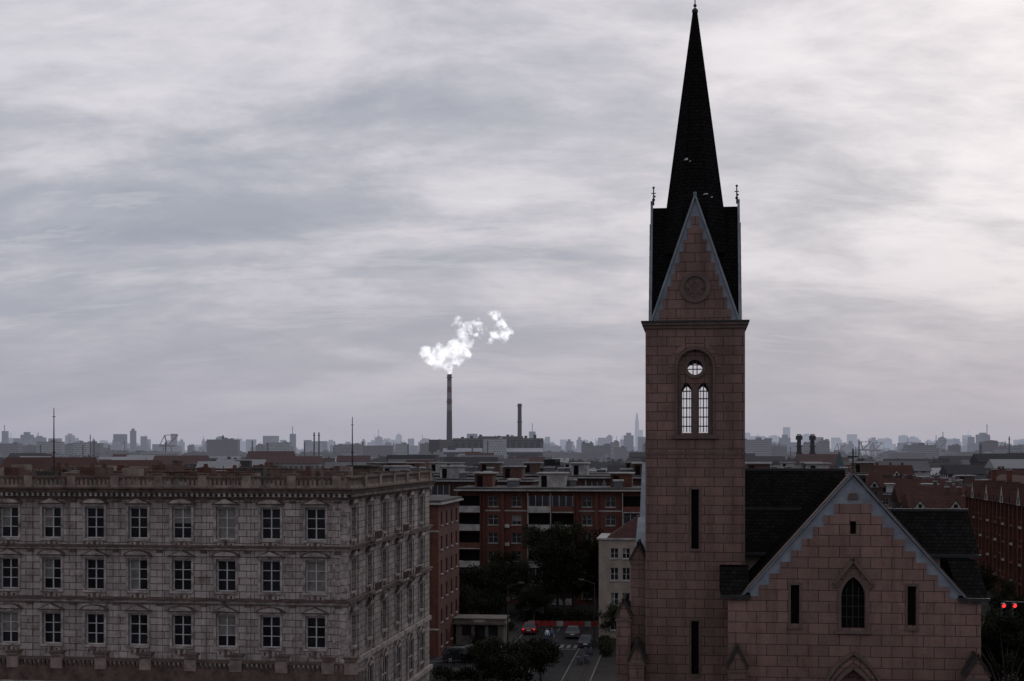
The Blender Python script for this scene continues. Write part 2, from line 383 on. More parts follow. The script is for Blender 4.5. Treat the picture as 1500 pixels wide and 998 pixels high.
# transept
m.box(3.0,17.0,5.0,12.2,0,17.6,cream)
m.pyz([(4.5,17.55),(12.7,17.55),(8.6,20.15)],2.97,17.35,slate)
m.pyz([(4.35,17.42),(4.55,17.42),(4.55,17.6),(4.35,17.6)],2.97,17.4,iron)
m.pyz([(8.5,20.1),(8.7,20.1),(8.7,20.25),(8.5,20.25)],2.97,17.4,iron)
# main roof
m.box(-3.3,10,8.2,17.8,0,18.7,granite)
m.pyz([(7.6,18.65),(18.4,18.65),(13,22.65)],-3.2,10.1,slate)
m.pyz([(12.9,22.6),(13.1,22.6),(13.1,22.78),(12.9,22.78)],-3.2,10.1,iron)
m.pyz([(7.4,18.0),(18.6,18.0),(18.6,18.6),(13,23.1),(7.4,18.6)],-3.62,-3.22,coping)
# low aisle on the left
m.box(-3.6,-2.97,1.5,8.2,0,17.2,granite)
m.pyz([(1.3,17.2),(8.2,17.2),(8.2,19.6),(7.4,19.6)],-3.7,-2.97,coping)
# shoulder roofs
for a,b in((1.45,3.1),(14.55,16.15)):
    m.pyz([(F0-.25,15.74),(2.0,15.74),(2.0,17.6),(-.6,17.6)],a,b,slate) if a>5 else m.pyz([(F0-.25,15.74),(-.05,15.74),(-.05,17.2),(-1.6,17.2)],a,b,slate)
    m.box(a-.03,b+.03,F0-.3,F0-.1,15.62,15.8,iron)
m.box(15.0,15.76,F0+.6,9,0,15.6,granite)
capm=M_plain('cap_slate',(.045,.036,.034),.9,.35,2,spec=.05)
def buttress(cx,w,y0,y1,zt_,gab=1.1):
    m.box(cx-w/2,cx+w/2,y0,y1,0,zt_,granite)
    m.pxz([(cx-w/2-.02,zt_+.002),(cx+w/2+.02,zt_+.002),(cx,zt_+gab)],y0-.02,y1,granite)
    for s in(-1,1): m.beam_xz((cx+s*(w/2+.14),zt_-.04),(cx,zt_+gab+.08),.12,y0-.12,y1,capm)
    m.box(cx-w/2-.06,cx+w/2+.06,y0-.06,y1,zt_-.3,zt_-.16,granite_t)
buttress(2.35,1.0,-5.3,F0-.002,11.9)
buttress(15.35,1.15,-5.3,F0-.002,11.7)
for cx,w,y0,y1,z in((-3.42,.9,.6,3.4,17.4),(-4.25,.85,-.6,2.6,14.1),(-3.4,.86,-2.0,.4,11.7)):
    buttress(cx,w,y0,y1,z,1.0)
m.obj('church_body',parent=church)

# ================================================================== STONE BUILDING (left)
b=MB(); LX=-38.5; DY=26.5
rows=[(2.2,5.2),(7.2,9.3),(11.4,13.4),(14.95,16.95),(18.3,20.3)]
ctr=[-2.0-2.95*k for k in range(12)][::-1]
cols=[(x-.65,x+.65) for x in ctr]
rg=random.Random(3)
facade(b,TS(0),LX,0,0,21.2,cols,rows,wstone,dp=.35,curt=.4,sill=wtrim,trans=(.36,.68),fw=.07,rng=rg)
yc=[1.7,6.0,10.4,14.8,19.1,23.3]
scols=[(y-.65,y+.65) for y in yc]
facade(b,TE(0),.35,DY,0,21.2,scols,rows,wstone,dp=.35,curt=.35,sill=wtrim,trans=(.36,.68),fw=.07,rng=rg)
b.box(LX,-.36,.36,DY-.01,0,21.15,roofgrey)
b.box(LX,0,DY,DY+.3,0,21.2,wstone); b.box(LX-.3,LX-.01,0,DY,0,21.2,wstone)
def around(z0,z1,d,mt):
    b.box(LX,d,-d,-.001,z0,z1,mt); b.box(.001,d,0,DY+.3,z0,z1,mt)
for z0,z1,d,mt in((21.2,21.32,.25,wtrim),(21.32,21.52,.5,wdark),(21.52,21.62,.62,wdark),(20.85,21.0,.12,wdark),
                  (17.62,17.8,.16,wtrim),(17.8,17.92,.32,wdark),(14.2,14.38,.16,wtrim),(14.38,14.5,.32,wdark),
                  (10.2,10.5,.2,wtrim),(6.2,6.5,.3,wtrim)):
    around(z0,z1,d,mt)
x=LX+.3
while x<.3:
    b.box(x,x+.16,-.38,-.252,21.05,21.31,wtrim); x+=.36
y=.2
while y<DY:
    b.box(.252,.38,y,y+.16,21.05,21.31,wtrim); y+=.36
b.box(LX,.0,0,DY+.3,21.2,21.6,roofgrey)
def baluster_run(T,A0,A1,b0,zb,zt2,pts,mt=wtrim):
    fbox(b,T,A0,A1,b0,b0+.3,zb,zb+.14,mt); fbox(b,T,A0,A1,b0-.04,b0+.34,zt2-.14,zt2,wdark)
    a=A0+.2
    while a<A1-.1:
        fbox(b,T,a-.065,a+.065,b0+.08,b0+.22,zb+.14,zt2-.14,mt); a+=.3
    for p in pts:
        fbox(b,T,p-.28,p+.28,b0-.08,b0+.38,zb,zt2+.1,mt); fbox(b,T,p-.34,p+.34,b0-.14,b0+.44,zt2+.1,zt2+.18,wdark)
wbal=M_plain('stained_baluster',(.22,.172,.15),.9,.6,1.2)
baluster_run(TS(0),LX,0,-.25,21.62,22.35,[x+1.47 for x in ctr]+[LX+.3],wbal)
baluster_run(TE(0),0.1,DY+.3,-.25,21.62,22.35,[4,8.2,12.6,17,21.2,25.8],wbal)
b.box(LX,0,DY,DY+.3,21.6,22.3,wdark)
def pediment(a,z,kind):
    if kind==0: return [(a-.95,z),(a+.95,z),(a,z+.42)]
    return [(a-.95,z),(a+.95,z)]+[(a+.95*math.cos(math.pi*i/10),z+.36*math.sin(math.pi*i/10)) for i in range(1,10)]
for (T,cs,fr_) in((TS(0),ctr,'s'),(TE(0),yc,'e')):
    for i,a in enumerate(cs):
        for j,(z0,z1) in enumerate(rows[1:]):
            fbox(b,T,a-.8,a-.65,-.07,-.002,z0,z1+.1,wtrim); fbox(b,T,a+.65,a+.8,-.07,-.002,z0,z1+.1,wtrim)
            fbox(b,T,a-.8,a+.8,-.1,-.002,z1+.1,z1+.24,wtrim)
            k=(i+j)%2
            P=pediment(a,z1+.26,k)
            if fr_=='s': b.pxz(P,-.24,-.004,wdark)
            else: b.pyz(P,.004,.24,wdark)
            P2=[(a+(x-a)*.78,z1+.3+(z-z1-.26)*.7) for x,z in P]
            if fr_=='s': b.pxz(P2,-.265,-.241,wtrim)
            else: b.pyz(P2,.241,.265,wtrim)
            fbox(b,T,a-.55,a+.55,-.05,-.002,z0-.55,z0-.2,wtrim)
            fbox(b,T,a-.09,a+.09,-.1,-.002,z0-.62,z0-.16,wdark)
            for s in(-1,1): fbox(b,T,a+s*.36-.06,a+s*.36+.06,-.075,-.051,z0-.48,z0-.26,wdark)
    for a in cs:
        for z0,z1 in((10.5,14.2),(14.5,17.62),(17.92,20.85)):
            fbox(b,T,a+1.3,a+1.64,-.06,-.002,z0,z1,wstone)
            fbox(b,T,a+1.25,a+1.69,-.1,-.061,z1-.22,z1-.05,wdark)
for k in range(44):
    z=.3+k*.46
    if z>20.6: break
    w=.85 if k%2 else .55
    b.box(-w,.05,-.05,-.003,z,z+.4,wtrim); b.box(.003,.05,0,w,z,z+.4,wtrim)
b.box(LX,1.2,-2.4,-.31,9.4,10.2,wdark); b.box(LX,1.2,-2.4,-.31,0,9.39,wstone)
baluster_run(TS(-2.35),LX,1.2,0,10.2,10.85,[x+1.47 for x in ctr]+[.9],wdark)
for x in [x+1.47 for x in ctr]+[.9]:
    b.box(x-.38,x+.38,-2.45,-1.95,10.2,11.15,wbal); b.box(x-.45,x+.45,-2.52,-1.9,11.15,11.27,wdark)
for y in yc:
    b.pyz([(y-.85,7.2),(y+.85,7.2)]+[(y+.85*math.cos(math.pi*i/12),9.2+.85*math.sin(math.pi*i/12)) for i in range(13)],.02,.03,glass)
    for i in range(12):
        a0=math.pi*i/12;a1=math.pi*(i+1)/12
        b.pyz([(y+r_*math.cos(a_),9.2+r_*math.sin(a_)) for r_,a_ in((.85,a0),(1.12,a0),(1.12,a1),(.85,a1))],.004,.16,wtrim)
    for s in(-1,1): b.pyz([(y+s*.85,6.6),(y+s*1.1,6.6),(y+s*1.1,9.2),(y+s*.85,9.2)],.004,.14,wtrim)
    b.pyz([(y-.03,7.2),(y+.03,7.2),(y+.03,10),(y-.03,10)],.031,.06,wframe)
    b.pyz([(y-.85,8.2),(y+.85,8.2),(y+.85,8.27),(y-.85,8.27)],.031,.06,wframe)
for y,z in((6,14.5),(14.8,14.5),(19.1,14.5),(6,17.95),(14.8,17.95)):
    b.box(.33,.7,y-.9,y+.9,z-.05,z+.1,wtrim)
    b.box(.62,.7,y-.9,y+.9,z+.62,z+.7,wtrim)
    for k in range(10): b.box(.63,.69,y-.85+k*.185,y-.8+k*.185,z+.1,z+.62,wdark)
# rooftop clutter
for k in range(130):
    x=rg.uniform(LX+1,-1.5); y=rg.uniform(2,DY-2); w=rg.uniform(.15,1.1); h=rg.uniform(.5,1.3)
    b.box(x-w,x+w,y-.4,y+.4,21.6,21.6+h,rg.choice([rust,roofgrey,wdark,rust,wdark,wbal]))
    if rg.random()<.3: b.cyl(x,y,21.6+h,21.6+h+.25,.18,.14,rust,8)
b.box(-3.4,-1.9,14,17,21.6,22.8,wdark); b.box(-3.6,-1.7,13.8,17.2,22.8,22.92,roofgrey)
for z_,y_,x0_,x1_ in((22.5,8,-22,-8),(22.3,18,-34,-16),(22.6,14,-16,-4)):
    b.tube((x0_,y_,z_),(x1_,y_,z_),.08,.08,rust)
    x=x0_
    while x<x1_: b.tube((x,y_,21.6),(x,y_,z_+.25),.03,.03,iron,4); x+=1.5
b.obj('stone_office_building',(-10.5,90,0),R(-8))
for nm,x,y,z in(('roof_mast',-30.6,95,26.85),('roof_mast',-11.9,106,26.5)):
    p=MB(); p.tube((0,0,-.2),(0,0,z-21.6),.075,.025,iron); p.cyl(0,0,-.1,.25,.3,.18,wdark); p.cyl(0,0,2.2,2.3,.1,.1,iron,8)
    p.tube((0,0,1.8),(1.2,.2,0),.012,.012,iron,4); p.tube((0,0,1.8),(-1.0,.4,0),.012,.012,iron,4)
    p.tube((-.12,0,z-22.2),(.12,0,z-22.2),.02,.02,iron,4)
    p.obj(nm,(x,y,21.6))

# ================================================================== APARTMENT BLOCKS
def apartment(name,X,Y,L,D,nf,fh,wall,trim=white,gl=glass,pitched=False,seed=0,bay=3.4,balc=True,rot=-7,lite=False):
    g=random.Random(seed); a=MB(); Ht=nf*fh+.6
    n=max(2,int(L/bay)); bw=L/n
    rws=[(k*fh+1.0,k*fh+2.55) for k in range(nf)]
    kinds=[((i+seed)%4) for i in range(n)]
    cs=[(bw*i+bw/2-.75,bw*i+bw/2+.75) for i in range(n)]
    facade(a,TS(0),0,L,0,Ht,cs,rws,wall,gl,trim,.3,.3,(.6,),trim,.06,True,g)
    n2=max(2,int(D/3.6)); bw2=(D-.6)/n2
    cs2=[(.3+bw2*i+bw2/2-.55,.3+bw2*i+bw2/2+.55) for i in range(n2)]
    for T in((TW(0),) if lite else (TE(L),TW(0))):
        facade(a,T,.3,D,0,Ht,cs2,rws,wall,gl,trim,.3,.2,(.6,),trim,.06,True,g)
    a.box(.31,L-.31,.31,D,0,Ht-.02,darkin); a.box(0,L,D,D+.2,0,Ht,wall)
    if lite: a.box(L-.3,L,.3,D,0,Ht,wall)
    if balc:
        for i in range(n):
            x0,x1=bw*i,bw*(i+1)
            if kinds[i]in(1,2):
                for k in range(nf):
                    z=k*fh+.1
                    a.box(x0+.1,x1-.1,-1.25,-.002,z,z+.16,trim)
                    a.box(x0+.1,x1-.1,-1.25,-1.15,z+.16,z+1.0,trim if (i+k)%3 else wall)
                    if g.random()<.5:
                        a.box(x0+.2,x1-.2,-1.2,-1.16,z+1.02,z+fh-.25,gl)
                        for q in range(4): a.box(x0+.2+q*(bw-.5)/3,x0+.28+q*(bw-.5)/3,-1.235,-1.201,z+1.0,z+fh-.2,trim)
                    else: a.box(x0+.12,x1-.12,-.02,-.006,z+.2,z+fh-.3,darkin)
                for xx in(x0+.02,x1-.1): a.box(xx,xx+.1,-1.3,-.003,0,Ht-.3,trim if kinds[i]==1 else wall)
            elif kinds[i]==3:
                a.box(x0+.05,x0+.6,-.35,-.002,0,Ht-.2,wall); a.box(x1-.6,x1-.05,-.35,-.002,0,Ht-.2,wall)
            if g.random()<.7:
                for k in range(nf):
                    if g.random()<.4: a.box(x0+.1,x0+.8,-.75,-.36,k*fh+.6,k*fh+1.1,trim)
    if not pitched:
        e=1.5 if balc else .5
        a.box(-.5,L+.5,-e,D+.6,Ht,Ht+.22,trim)
        a.box(-.3,L+.3,-e+.3,D+.4,Ht+.22,Ht+.5,roofgrey)
        for i in range(0,n,3):
            x=bw*i+g.uniform(.5,2); w=g.uniform(2.6,4.4)
            a.box(x,x+w,D*.35,D*.75,Ht+.5,Ht+2.6,wall if g.random()<.6 else trim); a.box(x-.35,x+w+.35,D*.35-.35,D*.75+.35,Ht+2.6,Ht+2.8,trim)
            a.box(x+.4,x+1.3,D*.35-.03,D*.35-.002,Ht+.5,Ht+2.3,darkin)
        for k in range(int(L/3)):
            x=g.uniform(0,L-2);y=g.uniform(.5,D-2)
            a.add([(x,y,Ht+.55),(x+1.5,y,Ht+.55),(x+1.5,y+1.2,Ht+1.5),(x,y+1.2,Ht+1.5)],[(0,1,2,3)],gl)
            a.tube((x-.1,y+1.25,Ht+1.55),(x+1.6,y+1.25,Ht+1.55),.2,.2,trim,8)
            a.tube((x,y+1.25,Ht+.5),(x,y+1.25,Ht+1.5),.04,.04,iron,4)
    else:
        rz=Ht+min(D,L)*.3
        if L>=D:
            a.pyz([(-.6,Ht),(D+.8,Ht),(D/2,rz)],-.4,L+.4,redroof)
            for i in range(0,n,2):
                cx=bw*i+bw/2
                a.pxz([(cx-1.4,Ht+.01),(cx+1.4,Ht+.01),(cx,Ht+1.9)],-.7,D/2,redroof); a.pxz([(cx-1.1,Ht+.02),(cx+1.1,Ht+.02),(cx,Ht+1.5)],-.74,-.702,trim)
                a.box(cx-.35,cx+.35,-.76,-.741,Ht+.1,Ht+.8,darkin)
        else:
            a.pxz([(-.6,Ht),(L+.6,Ht),(L/2,rz)],-.4,D+.6,redroof)
            k=3.; j=0
            while k<D-2:
                hh=2.0+1.2*(j%2)
                a.pyz([(k-1.7,Ht+.01),(k+1.7,Ht+.01),(k,Ht+hh)],-.7,L/2,redroof); a.pyz([(k-1.35,Ht+.02),(k+1.35,Ht+.02),(k,Ht+hh-.4)],-.74,-.702,trim if j%2 else wall)
                a.box(-.76,-.741,k-.4,k+.4,Ht+.2,Ht+1.2,darkin)
                a.box(-.55,-.002,k-1.6,k-1.2,0,Ht-.1,wall);a.box(-.55,-.002,k+1.2,k+1.6,0,Ht-.1,wall)
                for f_ in range(1,nf): a.box(-.5,-.002,k-1.2,k+1.2,f_*fh-.1,f_*fh+.25,trim if (f_+j)%2 else wall)
                k+=6; j+=1
        for i in range(4):
            x=g.uniform(1,L-1.5);y=g.uniform(1,D-1); a.box(x,x+.8,y,y+.8,Ht,rz+.9,wall); a.box(x-.1,x+.9,y-.1,y+.9,rz+.9,rz+1.05,trim)
    for k in(1,nf-1):
        a.box(-.06,L+.06,-.06,-.003,k*fh+.25,k*fh+.45,trim)
    return a.obj(name,(X,Y,0),R(rot))
apartment('brick_apartment_block',-28.4,167.6,20,15,6,2.85,brick,white,seed=1,balc=False)
apartment('brick_apartment_block',-8.4,223,44,12,6,2.85,brick,white,glassf,seed=2)
apartment('brick_apartment_block',-26,264,30,12,6,2.95,brick2,white2,glassf,seed=3)
apartment('brick_apartment_block',10,262,46,12,6,3.05,brick2,white2,glassf,seed=4)
apartment('brick_apartment_block',-30,312,52,12,6,3.0,brick3,white2,glassf,seed=5)
apartment('brick_apartment_block',32,318,46,12,6,3.0,brick3,white2,glassf,seed=6)
apartment('brick_terrace',76,190,14,80,5,2.95,brick,white,glass,True,seed=7,balc=False)
gg=random.Random(5)
for j,Y0 in enumerate((292,330,372,420,475)):
    x=56+j*9
    while x<205+j*8:
        L_=gg.uniform(13,22)
        apartment('brick_terrace',x,Y0-(x-60)*.1228+gg.uniform(-4,4),L_,gg.uniform(10,12.8),gg.choice([4,4,5,5]),gg.uniform(2.75,3.05),brick3 if j else brick2,white2,glassf,gg.random()<.75,seed=gg.randrange(99),balc=gg.random()<.4,lite=True)
        x+=L_+gg.uniform(1.5,7)
apartment('brick_apartment_block',-40,375,60,12,6,2.9,brick3,white2,glassf,False,seed=13)
apartment('brick_apartment_block',30,392,50,12,6,2.9,brick3,white2,glassf,False,seed=14)
# cream house
a=MB()
facade(a,TS(0),0,14,0,12.6,[(1.5,2.5),(3.0,4.0),(6,7.2),(9.5,10.7)],[(1,2.6),(4.2,5.8),(7.4,9.0),(10.2,11.5)],cream,glass,wframe,.3,.2,(.5,),white,.06)
facade(a,TE(14),.3,10,0,12.6,[(2,3),(6,7)],[(1,2.6),(4.2,5.8),(7.4,9.0)],cream)
facade(a,TW(0),.3,10,0,12.6,[(2,3),(6,7)],[(1,2.6),(4.2,5.8),(7.4,9.0)],cream)
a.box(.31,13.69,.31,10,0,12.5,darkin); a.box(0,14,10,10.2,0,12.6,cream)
a.box(-.25,14.25,-.25,10.4,12.6,12.8,white); a.box(-.1,14.1,-.1,-.003,3.3,3.5,white)
a.add([(1,0,12.8),(14.4,0,12.8),(14.4,10.4,12.8),(1,10.4,12.8),(5,5,15.6),(11,5,15.6)],[(0,1,5,4),(1,2,5),(2,3,4,5),(3,0,4)],redroof)
a.obj('cream_house',(11.1,182,0),R(-7))
# gatehouse
a=MB(); st=M_plain('gate_stone',(.12,.10,.088),.9,.4,1.2)
a.box(0,5.9,0,3.4,0,.4,st)
for x0,x1 in((0,.7),(1.9,2.3),(3.6,4.0),(5.2,5.9)): a.box(x0,x1,.0,.299,.4,2.6,st)
a.box(0,5.9,.3,3.4,.4,2.6,st) ; a.box(.7,1.9,.22,.298,1.2,2.4,glass); a.box(4.0,5.2,.22,.298,1.2,2.4,glass); a.box(2.3,3.6,.22,.298,.4,2.4,glass)
a.box(-.4,6.3,-.5,3.8,2.6,2.85,st); a.box(-.2,6.1,-.3,3.6,2.85,3.25,st); a.box(-.3,6.2,-.4,3.7,3.25,3.36,st)
a.box(2.2,3.7,-.34,-.302,2.88,3.2,white)
a.obj('gatehouse',(-6.9,175.5,0),R(-7))

# ================================================================== GROUND, ROADS
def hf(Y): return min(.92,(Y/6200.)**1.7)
def groundmat():
    m,nt,ns,lk=newmat('ground'); tc=N(ns,'ShaderNodeTexCoord')
    n1=noise(ns,lk,tc.outputs['Object'],.02,8,.65); n2=noise(ns,lk,tc.outputs['Object'],.6,5,.6)
    col=ramp(ns,lk,n1,[(.35,(.022,.022,.016)),(.5,(.034,.030,.026)),(.65,(.05,.045,.041))])
    col=mixc(ns,lk,1,col,ramp(ns,lk,n2,[(.3,.7),(.7,1.2)]),'MULTIPLY')
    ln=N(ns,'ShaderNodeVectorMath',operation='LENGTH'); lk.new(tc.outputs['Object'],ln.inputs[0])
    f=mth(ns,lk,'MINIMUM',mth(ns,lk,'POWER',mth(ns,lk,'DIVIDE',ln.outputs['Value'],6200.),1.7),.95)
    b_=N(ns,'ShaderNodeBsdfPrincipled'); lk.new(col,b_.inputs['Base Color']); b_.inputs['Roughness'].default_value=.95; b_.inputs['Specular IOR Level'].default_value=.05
    e=N(ns,'ShaderNodeEmission'); e.inputs[0].default_value=(*AIR,1)  # haze painted into the ground: air-coloured emission rising with distance
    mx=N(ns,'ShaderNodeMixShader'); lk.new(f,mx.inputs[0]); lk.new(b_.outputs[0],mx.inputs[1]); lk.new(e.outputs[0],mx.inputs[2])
    o=N(ns,'ShaderNodeOutputMaterial'); lk.new(mx.outputs[0],o.inputs[0]); return m
g=MB(); S=32000
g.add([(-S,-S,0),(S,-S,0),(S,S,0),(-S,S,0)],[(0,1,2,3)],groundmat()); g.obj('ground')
asph=M_plain('asphalt',(.026,.025,.027),.9,.4,.5,spec=.06); pave=M_block('paving',(.048,.043,.04),(.036,.033,.031),(.02,.02,.02),.6,.6,.02,spec=.05)
kerb=M_plain('kerb_stone',(.09,.09,.085),.85,.2,2); paint=M_plain('road_paint',(.15,.15,.145),.85,.6,2)
g=MB(); g.box(-21,-13,60,215,-.1,.004,asph); g.box(-130,-21.002,149,170,-.1,.004,asph); g.box(-12.998,60,130,142,-.1,.004,asph); g.obj('road',rz=R(-7))
g=MB()
def pv(x0,x1,y0,y1):
    g.box(x0,x1,y0,y1,-.1,.12,pave)
    for q in((x0-.15,x0,y0,y1),(x1,x1+.15,y0,y1),(x0,x1,y0-.15,y0),(x0,x1,y1,y1+.15)): g.box(*q,-.1,.135,kerb)
pv(-24,-21.2,60,148.8); pv(-40,-24.4,170.2,172.8); pv(-24,-21.2,173,215); pv(-12.8,-10,60,129.8); pv(-12.8,-10,142.2,178); g.obj('pavement',rz=R(-7))
g=MB()
for k in range(20): g.box(-17.08,-16.92,62+k*7,65+k*7,.006,.012,paint)
for k in range(9): g.box(-20.5+k*.85,-20.05+k*.85,172,175,.006,.012,paint)
for k in range(9): g.box(-30-k*6,-27-k*6,159.4,159.55,.006,.012,paint)
g.box(-20.8,-13.2,170.9,171.15,.006,.012,paint); g.obj('road_markings',rz=R(-7))

# ================================================================== VEHICLES, STREET THINGS
rub=M_plain('tyre_rubber',(.02,.02,.02),.9,.1,4); chrome=M_plain('alloy',(.4,.4,.42),.35,.1,4,metal=.8)
redl=M_plain('tail_lamp',(.3,.01,.01),.3,.1,4); headl=M_plain('head_lamp',(.6,.6,.62),.2,.1,4)
taillit=M_emit('tail_lamp_lit',(1,.03,.02),1.0)
def car(name,X,Y,rz,color,suv=False,lit=False):
    c_=MB(); body=M_plain('car_paint_%s'%name+str(color[0]),color,.3,.08,2,spec=.5)
    hgt=1.68 if suv else 1.45; bel=.98 if suv else .88; W=.9
    def arch(cx): return [(cx+.38*math.cos(math.pi-math.pi*i/8),.34+.38*math.sin(math.pi-math.pi*i/8)) for i in range(9)]
    P=[(-2.3,.3)]+arch(-1.4)+arch(1.35)+[(2.3,.32),(2.32,.62),(2.2,.78),(1.2,bel),(-2.1,bel+.04),(-2.3,.75)]
    c_.pxz(P,-W,W,body)
    def ring(w,z,a,b_): return [(a,-w,z),(b_,-w,z),(b_,w,z),(a,w,z)]
    r0=ring(.84,bel+.01,-2.05 if suv else -1.75,1.15); r1=ring(.64,hgt-.06,-1.75 if suv else -1.05,.25)
    c_.add(r0+r1,[(0,1,5,4),(1,2,6,5),(2,3,7,6),(3,0,4,7)],glass)
    r2=ring(.655,hgt-.06,(-1.78 if suv else -1.08),.28); r3=ring(.58,hgt,(-1.65 if suv else -.95),.12)
    c_.add(r2+r3,[(0,1,5,4),(1,2,6,5),(2,3,7,6),(3,0,4,7),(4,5,6,7),(3,2,1,0)],body)
    for i in range(4): c_.tube(r0[i],r1[i],.05,.045,body,5)
    for s in(-1,1): c_.tube((-.35,s*.85,bel),(-.38,s*.65,hgt-.05),.04,.04,body,5)
    for wx in(-1.4,1.35):
        for s in(-1,1):
            c_.tube((wx,s*.7,.33),(wx,s*.92,.33),.33,.33,rub,16); c_.tube((wx,s*.921,.33),(wx,s*.93,.33),.2,.18,chrome,10)
    for s in(-1,1):
        c_.box(2.25,2.335,s*.8,s*.5,.58,.72,headl); c_.box(-2.325,-2.27,s*.82,s*.6,.68,.82,taillit if lit else redl); c_.box(.85,1.05,s*.88,s*1.04,bel,bel+.15,body)
    c_.box(2.31,2.345,-.4,.4,.4,.58,rub); c_.box(-2.33,-2.29,-.25,.25,.55,.68,headl)
    return c_.obj(name,(X,Y,.006),rz)
car('parked_car',-5.7,161.5,R(8),(.02,.021,.024),True)
car('parked_car',-3.4,168.6,R(172),(.10,.105,.115))
car('parked_car',-13.5,160,R(-6),(.03,.03,.034))
car('parked_car',7.9,183,R(84),(.06,.06,.065))
car('parked_car',9.1,174,R(84),(.025,.027,.035))
car('parked_car',2.4,187,R(84),(.12,.015,.015),False,True)
def person(name,X,Y,rz,shirt,trous):
    e=empty(name,(X,Y,.006),rz)
    def skin(nm,vs,es,rad,mt):
        me=bpy.data.meshes.new(nm); me.from_pydata(vs,es,[]); me.materials.append(mt)
        o=bpy.data.objects.new(nm,me); scene.collection.objects.link(o); o.parent=e
        md=o.modifiers.new('s','SKIN'); sv=me.skin_vertices[0].data if me.skin_vertices else None
        if sv is None:
            bm=bmesh.new(); bm.from_mesh(me); bm.verts.layers.skin.verify(); bm.to_mesh(me); bm.free(); sv=me.skin_vertices[0].data
        for i,r in enumerate(rad): sv[i].radius=(r,r)
        sv[0].use_root=True
        o.modifiers.new('d','SUBSURF').levels=1
    vs=[(0,0,.92),(0,0,1.15),(0,0,1.38),(0,0,1.5),(-.19,0,1.4),(-.25,.03,1.12),(-.24,-.1,.9),(.19,0,1.4),(.25,-.02,1.12),(.24,-.12,.9)]
    skin('torso',vs,[(0,1),(1,2),(2,3),(2,4),(4,5),(5,6),(2,7),(7,8),(8,9)],[.15,.14,.17,.06,.07,.05,.035,.07,.05,.035],shirt)
    vs=[(0,0,.93),(-.1,0,.86),(-.11,-.08,.48),(-.11,.05,.08),(-.11,-.12,.04),(.1,0,.86),(.11,.1,.48),(.11,.18,.09),(.11,.03,.04)]
    skin('legs',vs,[(0,1),(1,2),(2,3),(3,4),(0,5),(5,6),(6,7),(7,8)],[.14,.1,.07,.045,.04,.1,.07,.045,.04],trous)
    h=MB(); sk=M_plain('skin',(.35,.2,.15),.6,.1,3); hr=M_plain('hair',(.015,.012,.01),.7,.2,8)
    h.sphere((0,-.01,1.62),.095,sk,12,1.2); h.sphere((0,.02,1.66),.1,hr,12,1.0); h.sphere((0,-.11,1.61),.02,sk,6); h.sphere((-.24,-.11,.85),.045,sk,8); h.sphere((.24,-.13,.85),.045,sk,8)
    h.obj('head_and_hands',parent=e)
cl1=M_plain('cloth_white',(.6,.63,.7),.9,.2,4); cl2=M_plain('cloth_dark',(.03,.03,.04),.9,.2,4); cl3=M_plain('cloth_blue',(.1,.14,.25),.9,.2,4)
person('pedestrian',4.4,178,R(20),cl1,cl3); person('pedestrian',5.0,178.4,R(-30),cl3,cl2); person('pedestrian',9.6,170,R(150),cl2,cl2)
def scooter(X,Y,rz):
    s_=MB(); bd=M_plain('scooter_paint',(.06,.06,.075),.4,.1,3)
    for x in(-.55,.6): 
        s_.tube((x,-.06,.23),(x,.06,.23),.23,.23,rub,14); s_.tube((x,-.065,.23),(x,.065,.23),.1,.1,chrome,8)
    s_.pxz([(-.75,.42),(-.1,.42),(.0,.28),(.35,.28),(.42,.4),(.5,.95),(.42,.97),(.3,.4),(.05,.38),(-.05,.7),(-.7,.78)],-.15,.15,bd)
    s_.box(-.65,0,-.14,.14,.78,.86,rub); s_.tube((.6,0,.25),(.42,0,1.05),.04,.03,bd); s_.tube((.4,-.32,1.05),(.4,.32,1.05),.02,.02,rub); s_.sphere((.52,0,.92),.07,headl,8)
    s_.box(-.95,-.65,-.2,.2,.7,1.05,bd); s_.obj('motor_scooter',(X,Y,.006),rz)
scooter(7.6,158.8,R(70)); scooter(8.4,160,R(75)); scooter(9.0,166,R(60))
g=MB(); rp=M_plain('barrier_red',(.28,.022,.022),.6,.2,3)
for k in range(10):
    x=k*.95; g.box(x,x+.85,-.05,.05,.3,1.0,rp if k%4 else white); g.box(x+.1,x+.18,-.2,.2,0,.3,iron); g.box(x+.68,x+.76,-.2,.2,0,.3,iron); g.box(x+.4,x+.46,-.03,.03,1.0,1.2,iron)
g.obj('road_barrier',(2.2,192,.004),R(-4))
redem=M_emit('red_signal',(1,.03,.03),2.2)
def traffic_light(X,Y,z,rz=0,arm=2.4):
    g=MB(); g.cyl(0,0,0,z+.5,.1,.07,iron,10); g.tube((0,0,z+.3),(-arm,0,z+.4),.06,.05,iron)
    for dx in(-arm,-arm+.85):
        g.box(dx-.17,dx+.17,-.1,.1,z-.75,z+.28,iron)
        for j,mt in enumerate((redem,darkin,darkin)):
            zz=z+.1-j*.32; g.pxz(circ(dx,zz,.15,14),-.115,-.101,mt)
            g.arc_xz(dx,zz,.16,.18,0,math.pi,-.28,-.1,iron,8)
    g.obj('traffic_light',(X,Y,0),rz)
traffic_light(40.4,110,11.9)
def lamp(X,Y,rz):
    g=MB(); g.cyl(0,0,0,7.5,.1,.06,iron,10); g.cyl(0,0,0,.5,.18,.14,iron,10); g.tube((0,0,7.4),(1.4,0,7.9),.045,.035,iron); g.box(1.3,1.95,-.12,.12,7.85,7.97,wdark); g.obj('street_lamp',(X,Y,.1),rz)
lamp(-.5,172,R(-7)); lamp(10.2,176,R(173)); lamp(2,205,R(-7))

